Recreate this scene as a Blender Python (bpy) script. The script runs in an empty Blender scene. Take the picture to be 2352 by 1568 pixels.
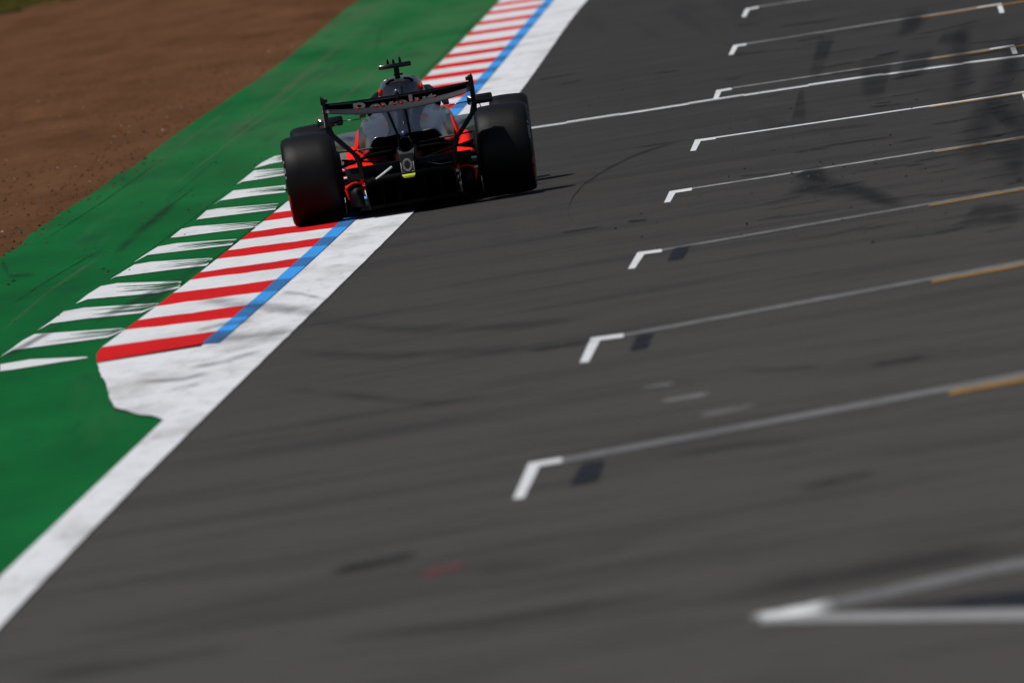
import bpy, bmesh, math, random
import numpy as np
from mathutils import Vector, Matrix, noise
random.seed(7)
SC = bpy.context.scene
COL = SC.collection

# ------------------------------------------------------------------ camera
CAM_H = 3.22
PITCH = math.radians(1.932)
ROLL = math.radians(9.0)
FPX = 39200.0            # focal length in pixels of a 2352 px wide frame
cd = bpy.data.cameras.new('camera')
cam = bpy.data.objects.new('camera', cd); COL.objects.link(cam)
F = Vector((0, math.cos(PITCH), -math.sin(PITCH)))
R0 = Vector((1, 0, 0)); U0 = Vector((0, math.sin(PITCH), math.cos(PITCH)))
RR = R0*math.cos(ROLL) - U0*math.sin(ROLL)
UU = R0*math.sin(ROLL) + U0*math.cos(ROLL)
CP = Vector((0, 0, CAM_H))
m = Matrix.Identity(4)
for i in range(3):
    m[i][0], m[i][1], m[i][2], m[i][3] = RR[i], UU[i], -F[i], CP[i]
cam.matrix_world = m
cd.sensor_width = 36.0
cd.lens = FPX/2352*36.0
cd.clip_start = 1.0; cd.clip_end = 6000
cd.dof.use_dof = True
cd.dof.focus_distance = 129.0
cd.dof.aperture_fstop = 6.8
SC.camera = cam

# ------------------------------------------------------------------ light
SUN_EL = math.radians(66)
SUN_AZ = math.radians(-90-20)      # towards the sun, measured clockwise from +Y
S = Vector((math.sin(SUN_AZ)*math.cos(SUN_EL), math.cos(SUN_AZ)*math.cos(SUN_EL), math.sin(SUN_EL)))
w = bpy.data.worlds.new('World'); SC.world = w; w.use_nodes = True
nt = w.node_tree
sky = nt.nodes.new('ShaderNodeTexSky'); sky.sky_type = 'NISHITA'; sky.sun_disc = False
sky.sun_elevation = SUN_EL; sky.sun_rotation = SUN_AZ
nt.links.new(sky.outputs[0], nt.nodes['Background'].inputs[0])
nt.nodes['Background'].inputs[1].default_value = 0.05
ld = bpy.data.lights.new('sun', 'SUN'); ld.energy = 2.95; ld.angle = math.radians(0.5)
ld.color = (1.0, 0.965, 0.91)
sun = bpy.data.objects.new('sun', ld); COL.objects.link(sun)
sun.rotation_euler = (-S).to_track_quat('-Z', 'Y').to_euler()
sun.location = (0, 120, 60)
SC.view_settings.view_transform = 'Standard'; SC.view_settings.look = 'None'
SC.view_settings.exposure = 0.0; SC.view_settings.gamma = 1.0

# ------------------------------------------------------------------ helpers
def gnd(x, y, z=0.0):
    """point of the flat ground seen at photo position (x, y), photo 2352 px wide"""
    d = F + RR*((x-1176.0)/FPX) - UU*((y-784.0)/FPX)
    t = (z-CAM_H)/d.z
    p = CP + d*t
    return (p.x, p.y)
def link(name, me, mats, parent=None, kind=None):
    if not isinstance(mats, (list, tuple)): mats = [mats]
    for q in mats: me.materials.append(q)
    o = bpy.data.objects.new(name, me); COL.objects.link(o)
    if parent: o.parent = parent
    if kind: o['kind'] = kind
    return o
def mesh(verts, faces, smooth=False, mi=None, uvs=None):
    me = bpy.data.meshes.new('mesh')
    me.from_pydata([tuple(v) for v in verts], [], faces)
    if smooth: me.polygons.foreach_set('use_smooth', [True]*len(me.polygons))
    if mi is not None: me.polygons.foreach_set('material_index', mi)
    if uvs is not None:
        l = me.uv_layers.new(name='UVMap')
        for i, u in enumerate(uvs): l.data[i].uv = u
    me.update()
    return me
def nmat(name):
    q = bpy.data.materials.new(name); q.use_nodes = True
    t = q.node_tree; b = t.nodes['Principled BSDF']
    return q, t, b
def mat(name, col, rough=0.5, metal=0.0, coat=0.0, spec=0.5, bump=0.0, bs=200.0, vary=0.0, vs=8.0):
    q, t, b = nmat(name)
    b.inputs['Base Color'].default_value = (*col, 1)
    b.inputs['Roughness'].default_value = rough; b.inputs['Metallic'].default_value = metal
    b.inputs['Coat Weight'].default_value = coat; b.inputs['Coat Roughness'].default_value = 0.08
    b.inputs['Specular IOR Level'].default_value = spec
    tc = t.nodes.new('ShaderNodeTexCoord')
    if vary > 0:
        n = t.nodes.new('ShaderNodeTexNoise'); n.inputs['Scale'].default_value = vs; n.inputs['Detail'].default_value = 5
        t.links.new(tc.outputs['Object'], n.inputs['Vector'])
        mx = t.nodes.new('ShaderNodeMix'); mx.data_type = 'RGBA'
        mx.inputs[6].default_value = (*[c*(1-vary) for c in col], 1); mx.inputs[7].default_value = (*[min(1, c*(1+vary)) for c in col], 1)
        t.links.new(n.outputs[0], mx.inputs[0]); t.links.new(mx.outputs[2], b.inputs['Base Color'])
        mr = t.nodes.new('ShaderNodeMapRange'); mr.inputs[3].default_value = max(.05, rough-.12); mr.inputs[4].default_value = min(1, rough+.12)
        t.links.new(n.outputs[0], mr.inputs[0]); t.links.new(mr.outputs[0], b.inputs['Roughness'])
    if bump > 0:
        n2 = t.nodes.new('ShaderNodeTexNoise'); n2.inputs['Scale'].default_value = bs; n2.inputs['Detail'].default_value = 3
        t.links.new(tc.outputs['Object'], n2.inputs['Vector'])
        bp = t.nodes.new('ShaderNodeBump'); bp.inputs['Strength'].default_value = bump; bp.inputs['Distance'].default_value = 0.004
        t.links.new(n2.outputs[0], bp.inputs['Height']); t.links.new(bp.outputs[0], b.inputs['Normal'])
    return q
class NT:
    """small node-writing helper for ground materials (world metres)"""
    def __init__(s, name):
        s.m, s.t, s.b = nmat(name)
        s.g = s.t.nodes.new('ShaderNodeNewGeometry')
    def n(s, typ): return s.t.nodes.new(typ)
    def l(s, a, b): s.t.links.new(a, b)
    def noise(s, sx, sy, detail=4, rough=.55, rot=0.0, off=0.0, dist=0.0):
        mp = s.n('ShaderNodeMapping'); mp.inputs['Scale'].default_value = (sx, sy, 1)
        mp.vector_type = 'POINT'; mp.inputs['Location'].default_value = (off, off*1.7, 0)
        mp.inputs['Rotation'].default_value = (0, 0, 0)
        src = s.g.outputs['Position']
        if rot:
            m1 = s.n('ShaderNodeMapping'); m1.inputs['Rotation'].default_value = (0, 0, rot)
            s.l(src, m1.inputs[0]); src = m1.outputs[0]
        s.l(src, mp.inputs[0])
        k = s.n('ShaderNodeTexNoise'); k.inputs['Scale'].default_value = 1; k.inputs['Detail'].default_value = detail
        k.inputs['Roughness'].default_value = rough; k.inputs['Distortion'].default_value = dist
        s.l(mp.outputs[0], k.inputs['Vector'])
        return k.outputs[0]
    def rng(s, x, a, b, c=0.0, d=1.0, smooth=False):
        k = s.n('ShaderNodeMapRange'); k.interpolation_type = 'SMOOTHSTEP' if smooth else 'LINEAR'
        for i, v in enumerate((a, b, c, d)): k.inputs[i+1].default_value = v
        s.l(x, k.inputs[0]); return k.outputs[0]
    def mix(s, f, a, b):
        k = s.n('ShaderNodeMix'); k.data_type = 'RGBA'
        for sock, v in ((k.inputs[0], f), (k.inputs[6], a), (k.inputs[7], b)):
            if isinstance(v, (int, float)): sock.default_value = v
            elif isinstance(v, tuple): sock.default_value = (*v, 1)
            else: s.l(v, sock)
        return k.outputs[2]
    def mul(s, a, b, op='MULTIPLY'):
        k = s.n('ShaderNodeMath'); k.operation = op; k.use_clamp = True
        for sock, v in ((k.inputs[0], a), (k.inputs[1], b)):
            if isinstance(v, (int, float)): sock.default_value = v
            else: s.l(v, sock)
        return k.outputs[0]
    def bump(s, h, st, dist=0.01):
        k = s.n('ShaderNodeBump'); k.inputs['Strength'].default_value = st; k.inputs['Distance'].default_value = dist
        s.l(h, k.inputs['Height']); s.l(k.outputs[0], s.b.inputs['Normal'])
    def done(s, colour, rough=.85, spec=.3):
        s.l(colour, s.b.inputs['Base Color'])
        s.b.inputs['Roughness'].default_value = rough; s.b.inputs['Specular IOR Level'].default_value = spec
        return s.m

# ------------------------------------------------------------------ ground materials
a = NT('asphalt')
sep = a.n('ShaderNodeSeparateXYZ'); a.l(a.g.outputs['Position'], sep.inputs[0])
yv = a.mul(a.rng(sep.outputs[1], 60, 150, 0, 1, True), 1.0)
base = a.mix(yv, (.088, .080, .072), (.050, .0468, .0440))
lanes = a.rng(a.noise(1.3, .022, 4, .6, off=3.1), .52, .72, 0, .55, True)        # rubbered lines running with the track
lanes = a.mul(lanes, a.rng(sep.outputs[1], 105, 135, 0, 1, True))
base = a.mix(lanes, base, (.027, .027, .029))
bl = a.rng(a.noise(.40, .55, 5, .62, rot=.12, off=11), .44, .70, 0, .50, True)             # broad stains
base = a.mix(bl, base, (.030, .030, .031))
st = a.rng(a.noise(1.1, 1.3, 6, .65, rot=-.1, off=5), .50, .75, 0, .45, True)
base = a.mix(st, base, (.028, .028, .030))
li = a.rng(a.noise(.7, .7, 6, .65, off=21), .52, .74, 0, .38, True)
base = a.mix(li, base, (.085, .080, .074))
fg = a.noise(55, 9, 3, .7)
base = a.mix(a.rng(fg, .3, .7, 0, .38), base, (.020, .020, .020))
fs = a.rng(a.noise(120, 40, 2, .5, off=7), .62, .74, 0, .35)
base = a.mix(fs, base, (.14, .135, .125))
a.bump(fg, .35)
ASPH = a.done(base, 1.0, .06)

def paint(name, col, dirt=(.25, .24, .23), amount=.35, wear=0.0, under=(.05, .049, .047), rough=.65, seed=0.0, wa=(.50, .62)):
    p = NT(name)
    c = p.mix(p.rng(p.noise(1.6, .35, 6, .65, off=seed), .42, .75, 0, amount, True), col, dirt)
    c = p.mix(p.rng(p.noise(9, 1.1, 5, .7, off=seed+4), .5, .8, 0, amount*.9, True), c, tuple(x*.6 for x in dirt))
    c = p.mix(p.rng(p.noise(70, 12, 2, .6, off=seed+9), .3, .75, 0, .10), c, dirt)
    if wear > 0:
        k = p.rng(p.noise(7, 5.5, 6, .75, off=seed+2), wa[0], wa[1], 0, wear)
        c = p.mix(k, c, under)
        k = p.rng(p.noise(.8, 14, 4, .7, off=seed+12), .5, .62, 0, wear*.8)
        c = p.mix(k, c, under)
    return p.done(c, .85, .12)
WHITE = paint('white_line_paint', (.76, .765, .785), (.30, .285, .27), .62)
KWHITE = paint('kerb_white_paint', (.74, .745, .76), (.32, .31, .30), .30, seed=3)
KRED = paint('kerb_red_paint', (.66, .006, .006), (.20, .012, .012), .40, seed=5)
BLUE = paint('blue_paint', (.045, .33, .84), (.05, .15, .30), .30, seed=8)
BLUED = paint('blue_paint_dark', (.035, .17, .42), (.03, .08, .17), .40, seed=9)  # darker blue for the segments beside the red stripes
GWHITE = paint('grid_white_paint', (.70, .71, .72), (.30, .30, .30), .25, seed=13)
GWORN = paint('grid_worn_paint', (.34, .34, .34), (.14, .14, .14), .55, wear=.8, seed=15)
GTHIN = paint('grid_thin_paint', (.19, .19, .19), (.10, .10, .10), .5, wear=.6, seed=17)
YEL = paint('grid_yellow_paint', (.36, .19, .035), (.15, .10, .05), .5, wear=.6, seed=19)
SERR = paint('wedge_white_paint', (.72, .73, .74), (.30, .32, .30), .3, seed=23)
# streaks of green showing through the white wedges, running with the stripe
t_ = SERR.node_tree

g = NT('green_runoff_paint')
gb = g.mix(g.rng(g.noise(.8, .12, 5, .6), .35, .7), (.0008, .088, .017), (.002, .140, .029))
sepg = g.n('ShaderNodeSeparateXYZ'); g.l(g.g.outputs['Position'], sepg.inputs[0])
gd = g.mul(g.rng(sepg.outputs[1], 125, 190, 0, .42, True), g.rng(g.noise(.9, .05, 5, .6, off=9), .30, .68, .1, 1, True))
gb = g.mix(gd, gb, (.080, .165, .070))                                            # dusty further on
gb = g.mix(g.rng(g.noise(1.1, .035, 5, .7, off=2), .56, .72, 0, .22, True), gb, (.05, .13, .05))
gb = g.mix(g.rng(g.noise(2.1, .14, 5, .65, off=31), .54, .74, 0, .6, True), gb, (.005, .060, .024))
gb = g.mix(g.rng(g.noise(40, 5, 4, .7), .45, .75, 0, .22), gb, (.004, .07, .025))
g.bump(g.noise(60, 20, 3, .6), .25)
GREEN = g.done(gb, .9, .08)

d = NT('brown_dirt')
db = d.mix(d.rng(d.noise(.9, .12, 6, .65), .3, .7), (.086, .040, .020), (.152, .073, .037))
db = d.mix(d.rng(d.noise(.25, .02, 4, .6, off=4), .45, .65, 0, .6, True), db, (.130, .066, .033))
db = d.mix(d.rng(d.noise(11, 1.7, 6, .7, off=8), .52, .70, 0, .55), db, (.055, .027, .018))
db = d.mix(d.rng(d.noise(60, 14, 3, .7, off=3), .60, .72, 0, .45), db, (.17, .10, .06))
d.bump(d.noise(30, 8, 5, .7), .5, .03)
DIRT = d.done(db, 1.0, .0)
gr = NT('grass_ground')
GRASSG = gr.done(gr.mix(gr.noise(6, .6, 5, .7), (.060, .055, .010), (.110, .095, .020)), .95, .1)

def soft(name, col, alpha, edge=.5, nx=3.0, ny=.5):
    """thin film with soft edges: UV u runs along the mark, v across it"""
    p = NT(name)
    uv = p.n('ShaderNodeUVMap'); s_ = p.n('ShaderNodeSeparateXYZ'); p.l(uv.outputs[0], s_.inputs[0])
    def fall(o, e):
        k1 = p.rng(o, 0, e, 0, 1, True); k2 = p.rng(o, 1-e, 1, 1, 0, True); return p.mul(k1, k2)
    f = p.mul(fall(s_.outputs[0], .25), fall(s_.outputs[1], edge))
    f = p.mul(f, p.rng(p.noise(nx, ny, 5, .65, off=alpha*9), .30, .62, .15, 1, True))
    f = p.mul(f, alpha)
    tr = p.n('ShaderNodeBsdfTransparent'); mx = p.n('ShaderNodeMixShader')
    p.l(f, mx.inputs[0]); p.l(tr.outputs[0], mx.inputs[1]); p.l(p.b.outputs[0], mx.inputs[2])
    p.l(mx.outputs[0], p.t.nodes['Material Output'].inputs[0])
    p.b.inputs['Base Color'].default_value = (*col, 1); p.b.inputs['Roughness'].default_value = .8
    p.b.inputs['Specular IOR Level'].default_value = .2
    return p.m
SKID = soft('tyre_mark_rubber', (.010, .010, .012), .75)
SKIDL = soft('tyre_mark_faint', (.014, .013, .013), .26, .5, 1.4, .35)
SKIDF = soft('tyre_mark_fine', (.012, .012, .012), .45, .5, 2.0, .5)
SKIDM = soft('tyre_mark_medium', (.012, .012, .013), .55, .5, 2.0, .4)
RELAID = soft('relaid_surface', (.012, .012, .012), .48, .38, .9, .3)
STAIN = soft('dark_stain', (.012, .012, .013), .50, .5, 1.0, .06)
TAR = soft('dark_patch', (.010, .012, .020), .92, .18, 2, .6)
DUST = soft('pale_dust', (.16, .18, .11), .26, .5, 2.0, .12)
GSMEAR = soft('rubber_on_green', (.010, .030, .018), .48, .5, 2.0, .3)
SEAM = soft('dark_seam_and_edge', (.006, .020, .012), .85, .4, 9, 1.2)
PALE = soft('pale_streak', (.30, .30, .30), .45, .4)
REDS = soft('red_streak', (.35, .05, .07), .40, .45)
WHSM = soft('grey_scuff_on_white', (.07, .07, .08), .40, .5, 3.5, 1.2)

# ------------------------------------------------------------------ edges of the circuit, metres
def pf(pts, deg):
    q = np.array(pts, float); return np.polynomial.Polynomial.fit(q[:, 1], q[:, 0], deg)
P_kl = pf([(-2.52,106.15),(-2.44,108.92),(-2.36,110.61),(-2.28,113.1),(-2.16,118.1),(-2.02,122.41),(-1.88,126.72),(-1.73,131.25),(-1.6,135.58),(-.53,179.76),(-.36,187.41),(-.08,200.37),(.07,207.33),(.22,214.15),(.37,221.6),(.51,227.85),(.56,232.4)], 4)
P_bl = pf([(-1.87,103.68),(-1.78,105.67),(-1.67,110.12),(-1.51,114.88),(-1.37,119.26),(-1.23,123.7),(-1.17,125.98),(-.25,162.7),(-.01,171.92),(.18,181.03),(.44,192.46),(.72,205.92),(.87,212.94),(1.14,225.2)], 3)
P_br = pf([gnd(505,786),gnd(536,757),gnd(595,703),gnd(667,639.5),gnd(721,593),gnd(751.5,562.5),gnd(782.4,539),gnd(817,506.6),(-.18,160.31),(.03,168.95),(.3,181.39),(.54,191.55),(.79,203.59),(1.01,213.08),(1.24,224.42)], 3)
P_wo = pf([(-2.28,70.64),(-1.77,88.31),(-1.43,100.53),(-.73,121.31),(-.54,127.45),(.43,166.01),(.59,172.33),(.83,183.44),(1.25,201.89),(1.64,219.67)], 4)
def ext(P, lo, hi):
    def f(y):
        if y > hi: return float(P(hi) + P.deriv()(hi)*(y-hi))
        if y < lo: return float(P(lo) + P.deriv()(lo)*(y-lo))
        return float(P(y))
    return f
kl, bl_, br_, wo = ext(P_kl, 103, 228), ext(P_bl, 103, 224), ext(P_br, 103, 224), ext(P_wo, 72, 219)
KE = 300.0      # kerb continues past the frame

def band(f1, f2, y0, y1, n, z, jit=0.0):
    vs, fs = [], []
    for i in range(n+1):
        y = y0 + (y1-y0)*i/n
        vs += [(f1(y), y, z), (f2(y), y, z)]
    for i in range(n): fs.append((2*i, 2*i+1, 2*i+3, 2*i+2))
    return vs, fs

# ------------------------------------------------------------------ the setting
big = mesh([(-3000, -900, -.06), (3000, -900, -.06), (3000, 4500, -.06), (-3000, 4500, -.06)], [(0, 1, 2, 3)])
link('ground', big, GRASSG, kind='structure')

# dirt beside the run-off, a real uneven surface
edge_px = [(-60,625),(0,578),(20,572),(51,538),(91,512),(131,483),(175,457.6),(219,428),(255,401),(292,383),(313.6,364.6),(350,337),(401,301),(456,264),(510,228),(583,180.5),(656,127.6),(711,82),(784,22),(817,0)]
edge = [gnd(*q) for q in edge_px]
ex = np.array([q[0] for q in edge]); ey = np.array([q[1] for q in edge])
def edge_x(y):
    if y < ey[0]: return float(ex[0] - (ey[0]-y)*.02)
    if y > ey[-1]: return float(ex[-1] + (y-ey[-1])*.014)
    return float(np.interp(y, ey, ex))
vs, fs = [], []
NX, ys = 150, []
y = 60.0
while y < 420:
    ys.append(y); y += .22 if 118 < y < 300 else .9
for y in ys:
    e = edge_x(y) + .12
    for i in range(NX):
        u = i/(NX-1)
        x = e - 7.5*(u**1.25)
        dd = e - x
        h = noise.fractal(Vector((x*2.2, y*.45, 0)), 1.0, 2.0, 4)*.018 + noise.noise(Vector((x*.5, y*.06, 3)))*.035*min(1, dd) \
            + max(0, noise.noise(Vector((x*9, y*2.2, 7)))-.25)*.045
        z = -.012 + h*min(1, max(0, dd)/1.2) + .004*min(1, dd/.3)
        if dd < .12: z = min(z, -.012 + .10*(dd-.06))
        vs.append((x, y, z))
for j in range(len(ys)-1):
    for i in range(NX-1):
        q = j*NX+i; fs.append((q, q+NX, q+NX+1, q+1))
# far skirt so the dirt reaches on past the frame
link('dirt_verge', mesh(vs, fs, True), DIRT, kind='structure')
link('grass_field', mesh([(-400, 322.5, -.02), (-6.2, 323.5, -.02), (-4, 420, -.02), (-400, 420, -.02)][:4], [(0, 1, 2, 3)]), GRASSG, kind='structure')
link('dirt_field', mesh([(-400, 40, -.05), (-1, 40, -.05), (-1, 322, -.05), (-400, 322, -.05)], [(0, 1, 2, 3)]), DIRT, kind='structure')

# green run-off
vs, fs = [], []
ys = list(np.arange(40, 420, .5))
for y in ys:
    xr = kl(y)+.3 if y > 96 else wo(y)-.05
    xr = max(xr, wo(y)-.3) if y < 104 else xr
    vs += [(edge_x(y) + noise.noise(Vector((0, y*.35, 0)))*.05 + noise.noise(Vector((4, y*1.9, 0)))*.008, y, -.012), (xr, y, -.012)]
for i in range(len(ys)-1): fs.append((2*i, 2*i+1, 2*i+3, 2*i+2))
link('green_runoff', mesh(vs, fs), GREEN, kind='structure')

# asphalt
v_, f_ = band(lambda y: wo(y)-.06, lambda y: 13.5 + max(0, (y-60))*.02, -60, 700, 380, -.008)
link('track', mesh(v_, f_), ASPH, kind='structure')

# white line with the painted apron at the start of the kerb
apron = [(223.5,834),(231,859),(244.7,882),(250.5,909),(262,934),(285,940),(320,952),(347,952),(376,963)]
ap = [gnd(*q) for q in apron]
vs, fs = [], []
ly = [q[1] for q in ap][::-1]; lx = [q[0] for q in ap][::-1]
def wl(y):
    if y > 103.3: return bl_(y)+.01
    if y >= ly[0]: return float(np.interp(y, ly, lx))
    a0, a1 = gnd(376,963), gnd(160,1170)
    return a0[0] + (a1[0]-a0[0])*(a0[1]-y)/(a0[1]-a1[1])
ys = list(np.arange(40, 91.86, 1.0)) + list(np.linspace(91.86, 103.29, 60)) + list(np.arange(103.31, KE, 1.0))
for y in ys:
    j = noise.noise(Vector((1, y*2.3, 2)))*.012 if 92 < y < 103.3 else 0
    vs += [(wl(y)+j, y, .0), (wo(y)+noise.noise(Vector((3, y*.9, 1)))*.006, y, .0)]
for i in range(len(ys)-1): fs.append((2*i, 2*i+1, 2*i+3, 2*i+2))
link('white_line', mesh(vs, fs), WHITE, kind='structure')

# red and white kerb, a low slab
reds = [(103.24,106.1,103.68,105.67),(108.92,110.61,107.88,110.12),(113.1,115.49,112.5,114.88),(118.1,119.66,117.3,119.26),(122.41,124.36,121.7,123.7),(126.72,128.6,125.98,128.0),(131.25,133.35,130.6,132.6)]
for c_ in (137.7,143.1,148.5,153.9,159.4,164.9,170.0,175.4,181.3,187.0,193.0,199.5,206.6,213.6,221.0,227.4):
    reds.append((c_-1.25, c_+1.35, c_-2.0, c_+.65))
c_ = 233.8
while c_ < KE-4: reds.append((c_-1.2, c_+1.3, c_-1.9, c_+.6)); c_ += 6.5
vs, fs, mi = [], [], []
def kquad(yl0, yl1, yr0, yr1, k):
    n = 14
    for i in range(n):
        for (u0, u1) in ((i/n, (i+1)/n),):
            def P(u, top):
                yl, yr = (yl1, yr1) if top else (yl0, yr0)
                yy = yl + (yr-yl)*u
                yy += noise.noise(Vector((u*5, yl*3, 0)))*.16
                x0, x1 = kl(yl), bl_(yr)
                return (x0 + (x1-x0)*u, yy, .006)
            b = len(vs)
            vs.extend([P(u0, 0), P(u1, 0), P(u1, 1), P(u0, 1)]); fs.append((b, b+1, b+2, b+3)); mi.append(k)
pl, pr = None, None
for (a0, a1, b0, b1) in reds:
    if pl is not None: kquad(pl, a0, pr, b0, 0); kquad(a0, a1, b0, b1, 1)
    else:
        Q = [gnd(223.5,834), gnd(462,792), (bl_(b1), b1), (kl(a1), a1), gnd(221.6,817)]
        b = len(vs); vs.extend([(p[0], p[1], .006) for p in Q]); fs.append(tuple(range(b, b+5))); mi.append(1)
    pl, pr = a1, b1
link('kerb', mesh(vs, fs, mi=mi), [KWHITE, KRED], kind='structure')
vs, fs, mi = [], [], []
pr = None
for (a0, a1, b0, b1) in reds:
    segs = ([(pr, b0, 0)] if pr is not None else []) + [(b0, b1, 1)]
    for (q0, q1, k) in segs:
        b = len(vs); vs += [(bl_(q0), q0, .006), (br_(q0), q0-.3, .006), (br_(q1), q1-.3, .006), (bl_(q1), q1, .006)]
        fs.append((b, b+1, b+2, b+3)); mi.append(k)
    pr = b1
link('blue_line', mesh(vs, fs, mi=mi), [BLUE, BLUED], kind='structure')

# white wedges with green streaks
def zz7(p): return (p[0]*.3854, 408.3+p[1]*.3854)
def zz6(p): return (p[0]*.3646, p[1]*.3646)
W = [[(0,1145),(0,1105),(180,1075),(510,1060),(525,1065),(300,1100),(80,1135)],
 [(0,1060),(70,1010),(130,965),(205,925),(720,890),(760,895),(640,945),(75,1020)],
 [(220,905),(300,850),(380,790),(500,768),(950,740),(930,760),(840,800),(500,835),(300,862)],
 [(450,745),(520,690),(600,640),(700,622),(1080,610),(1070,650),(940,680),(520,718)],
 [(655,600),(740,548),(800,512),(900,495),(1270,472),(1230,518),(1000,545),(690,585)],
 [(795,500),(870,448),(940,405),(1050,385),(1410,360),(1380,395),(1180,420),(880,455)],
 [(1015,352),(1080,300),(1150,285),(1565,255),(1540,288),(1320,315),(1050,350)],
 [(1170,245),(1230,190),(1300,178),(1660,148),(1640,185),(1400,215),(1200,240)],
 [(1270,158),(1330,115),(1390,72),(1700,40),(1700,82),(1500,105),(1310,132)]]
W = [[zz7(p) for p in w_] for w_ in W] + [[zz6(p) for p in [(1490,1157),(1600,1070),(1700,1062),(1800,1056),(1795,1098),(1600,1130),(1530,1140)]],
     [zz6(p) for p in [(1600,1057),(1650,1020),(1730,980),(1810,970),(1810,1008),(1700,1028)]]]
# the wedges beyond are hidden by the car and go on a little way
def chaikin(P, it=1):
    for _ in range(it):
        Q = []
        for i in range(len(P)):
            p, q = P[i], P[(i+1) % len(P)]
            Q += [(.8*p[0]+.2*q[0], .8*p[1]+.2*q[1]), (.2*p[0]+.8*q[0], .2*p[1]+.8*q[1])]
        P = Q
    return P
for k, w_ in enumerate(W):
    P = [gnd(*p) for p in w_]
    # outline in metres, soft corners
    bm = bmesh.new()
    f0 = bm.faces.new([bm.verts.new((p[0], p[1], -.006)) for p in P])
    bmesh.ops.triangulate(bm, faces=[f0])
    me = bpy.data.meshes.new('wedge'); bm.to_mesh(me); bm.free()
    o = link('white_wedge_marking', me, SERR, kind='structure')
    # thin tail of paint running down from the tip
    # green gaps: long slivers of bare run-off paint lying over the white, opening towards the kerb
    xs = [p[0] for p in P]; yy = [p[1] for p in P]
    xr = max(xs); xl = min(xs)
    def ends(x):
        c = []
        for i in range(len(P)):
            p, q = P[i], P[(i+1) % len(P)]
            if (p[0]-x)*(q[0]-x) < 0: c.append(p[1]+(q[1]-p[1])*(x-p[0])/(q[0]-p[0]))
        return (min(c), max(c)) if len(c) > 1 else (None, None)
    vs, fs = [], []
    for q, fr in enumerate((.30, .52, .76)):
        fr += random.uniform(-.05, .05)
        xa = xl + (xr-xl)*random.uniform(.30, .62); xb = xr+.035; n = 24; prev = None; keep = None
        wmax = random.uniform(.08, .17)
        for i in range(n+1):
            u = i/n; x = xa+(xb-xa)*u; lo, hi = ends(x)
            if lo is not None and (keep is None or hi-lo > .45*(keep[1]-keep[0])): keep = (lo, hi)
            elif keep is None: continue
            else: lo, hi = keep[0]-.25*(u-.8), keep[1]-.25*(u-.8)
            yc = lo + (hi-lo)*(fr+.03*noise.noise(Vector((x*5, q*3, k)))); th = max(.01, (hi-lo)*wmax*(.10+1.0*u)*(1+.7*noise.noise(Vector((x*7, q, k)))))
            b = len(vs); vs += [(x, yc-th/2, -.0025), (x, yc+th/2, -.0025)]
            if prev is not None: fs.append((prev, b, b+1, prev+1))
            prev = b
    if k > 0: link('green_gap_marking', mesh(vs, fs), GREEN, kind='structure')

# ------------------------------------------------------------------ marks given as strips
def strip(name, pts, thick, mt, z=-.004, n=24, t1=None, taper=False):
    """pts: photo positions of the centre line; thick: height of the mark in photo px"""
    q = np.array(pts, float); L = np.r_[0, np.cumsum(np.hypot(*np.diff(q, axis=0).T))]
    us = np.linspace(0, L[-1], n+1); vs, fs, uv = [], [], []
    for i, u in enumerate(us):
        x = np.interp(u, L, q[:, 0]); y_ = np.interp(u, L, q[:, 1]); s_ = u/L[-1]
        th = thick + ((t1 if t1 else thick)-thick)*s_
        if taper: th *= max(.08, math.sin(math.pi*min(1, s_*1.02)))
        a0 = gnd(x, y_+th/2); a1 = gnd(x, y_-th/2)
        vs += [(a0[0], a0[1], z), (a1[0], a1[1], z)]
    for i in range(n):
        fs.append((2*i, 2*i+2, 2*i+3, 2*i+1))
        s0, s1 = i/n, (i+1)/n
        uv += [(s0, 0), (s1, 0), (s1, 1), (s0, 1)]
    return link(name, mesh(vs, fs, uvs=uv), mt, kind='structure')
def patch(name, pts, mt, z=-.004):
    P = [gnd(*p) for p in pts]
    return link(name, mesh([(p[0], p[1], z) for p in P], [tuple(range(len(P)))], uvs=[(0, 0), (1, 0), (1, 1), (0, 1)] if len(P) == 4 else None), mt, kind='structure')
def zr5(p): return (1633.3+p[0]*.3056, p[1]*.3056)

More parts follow.
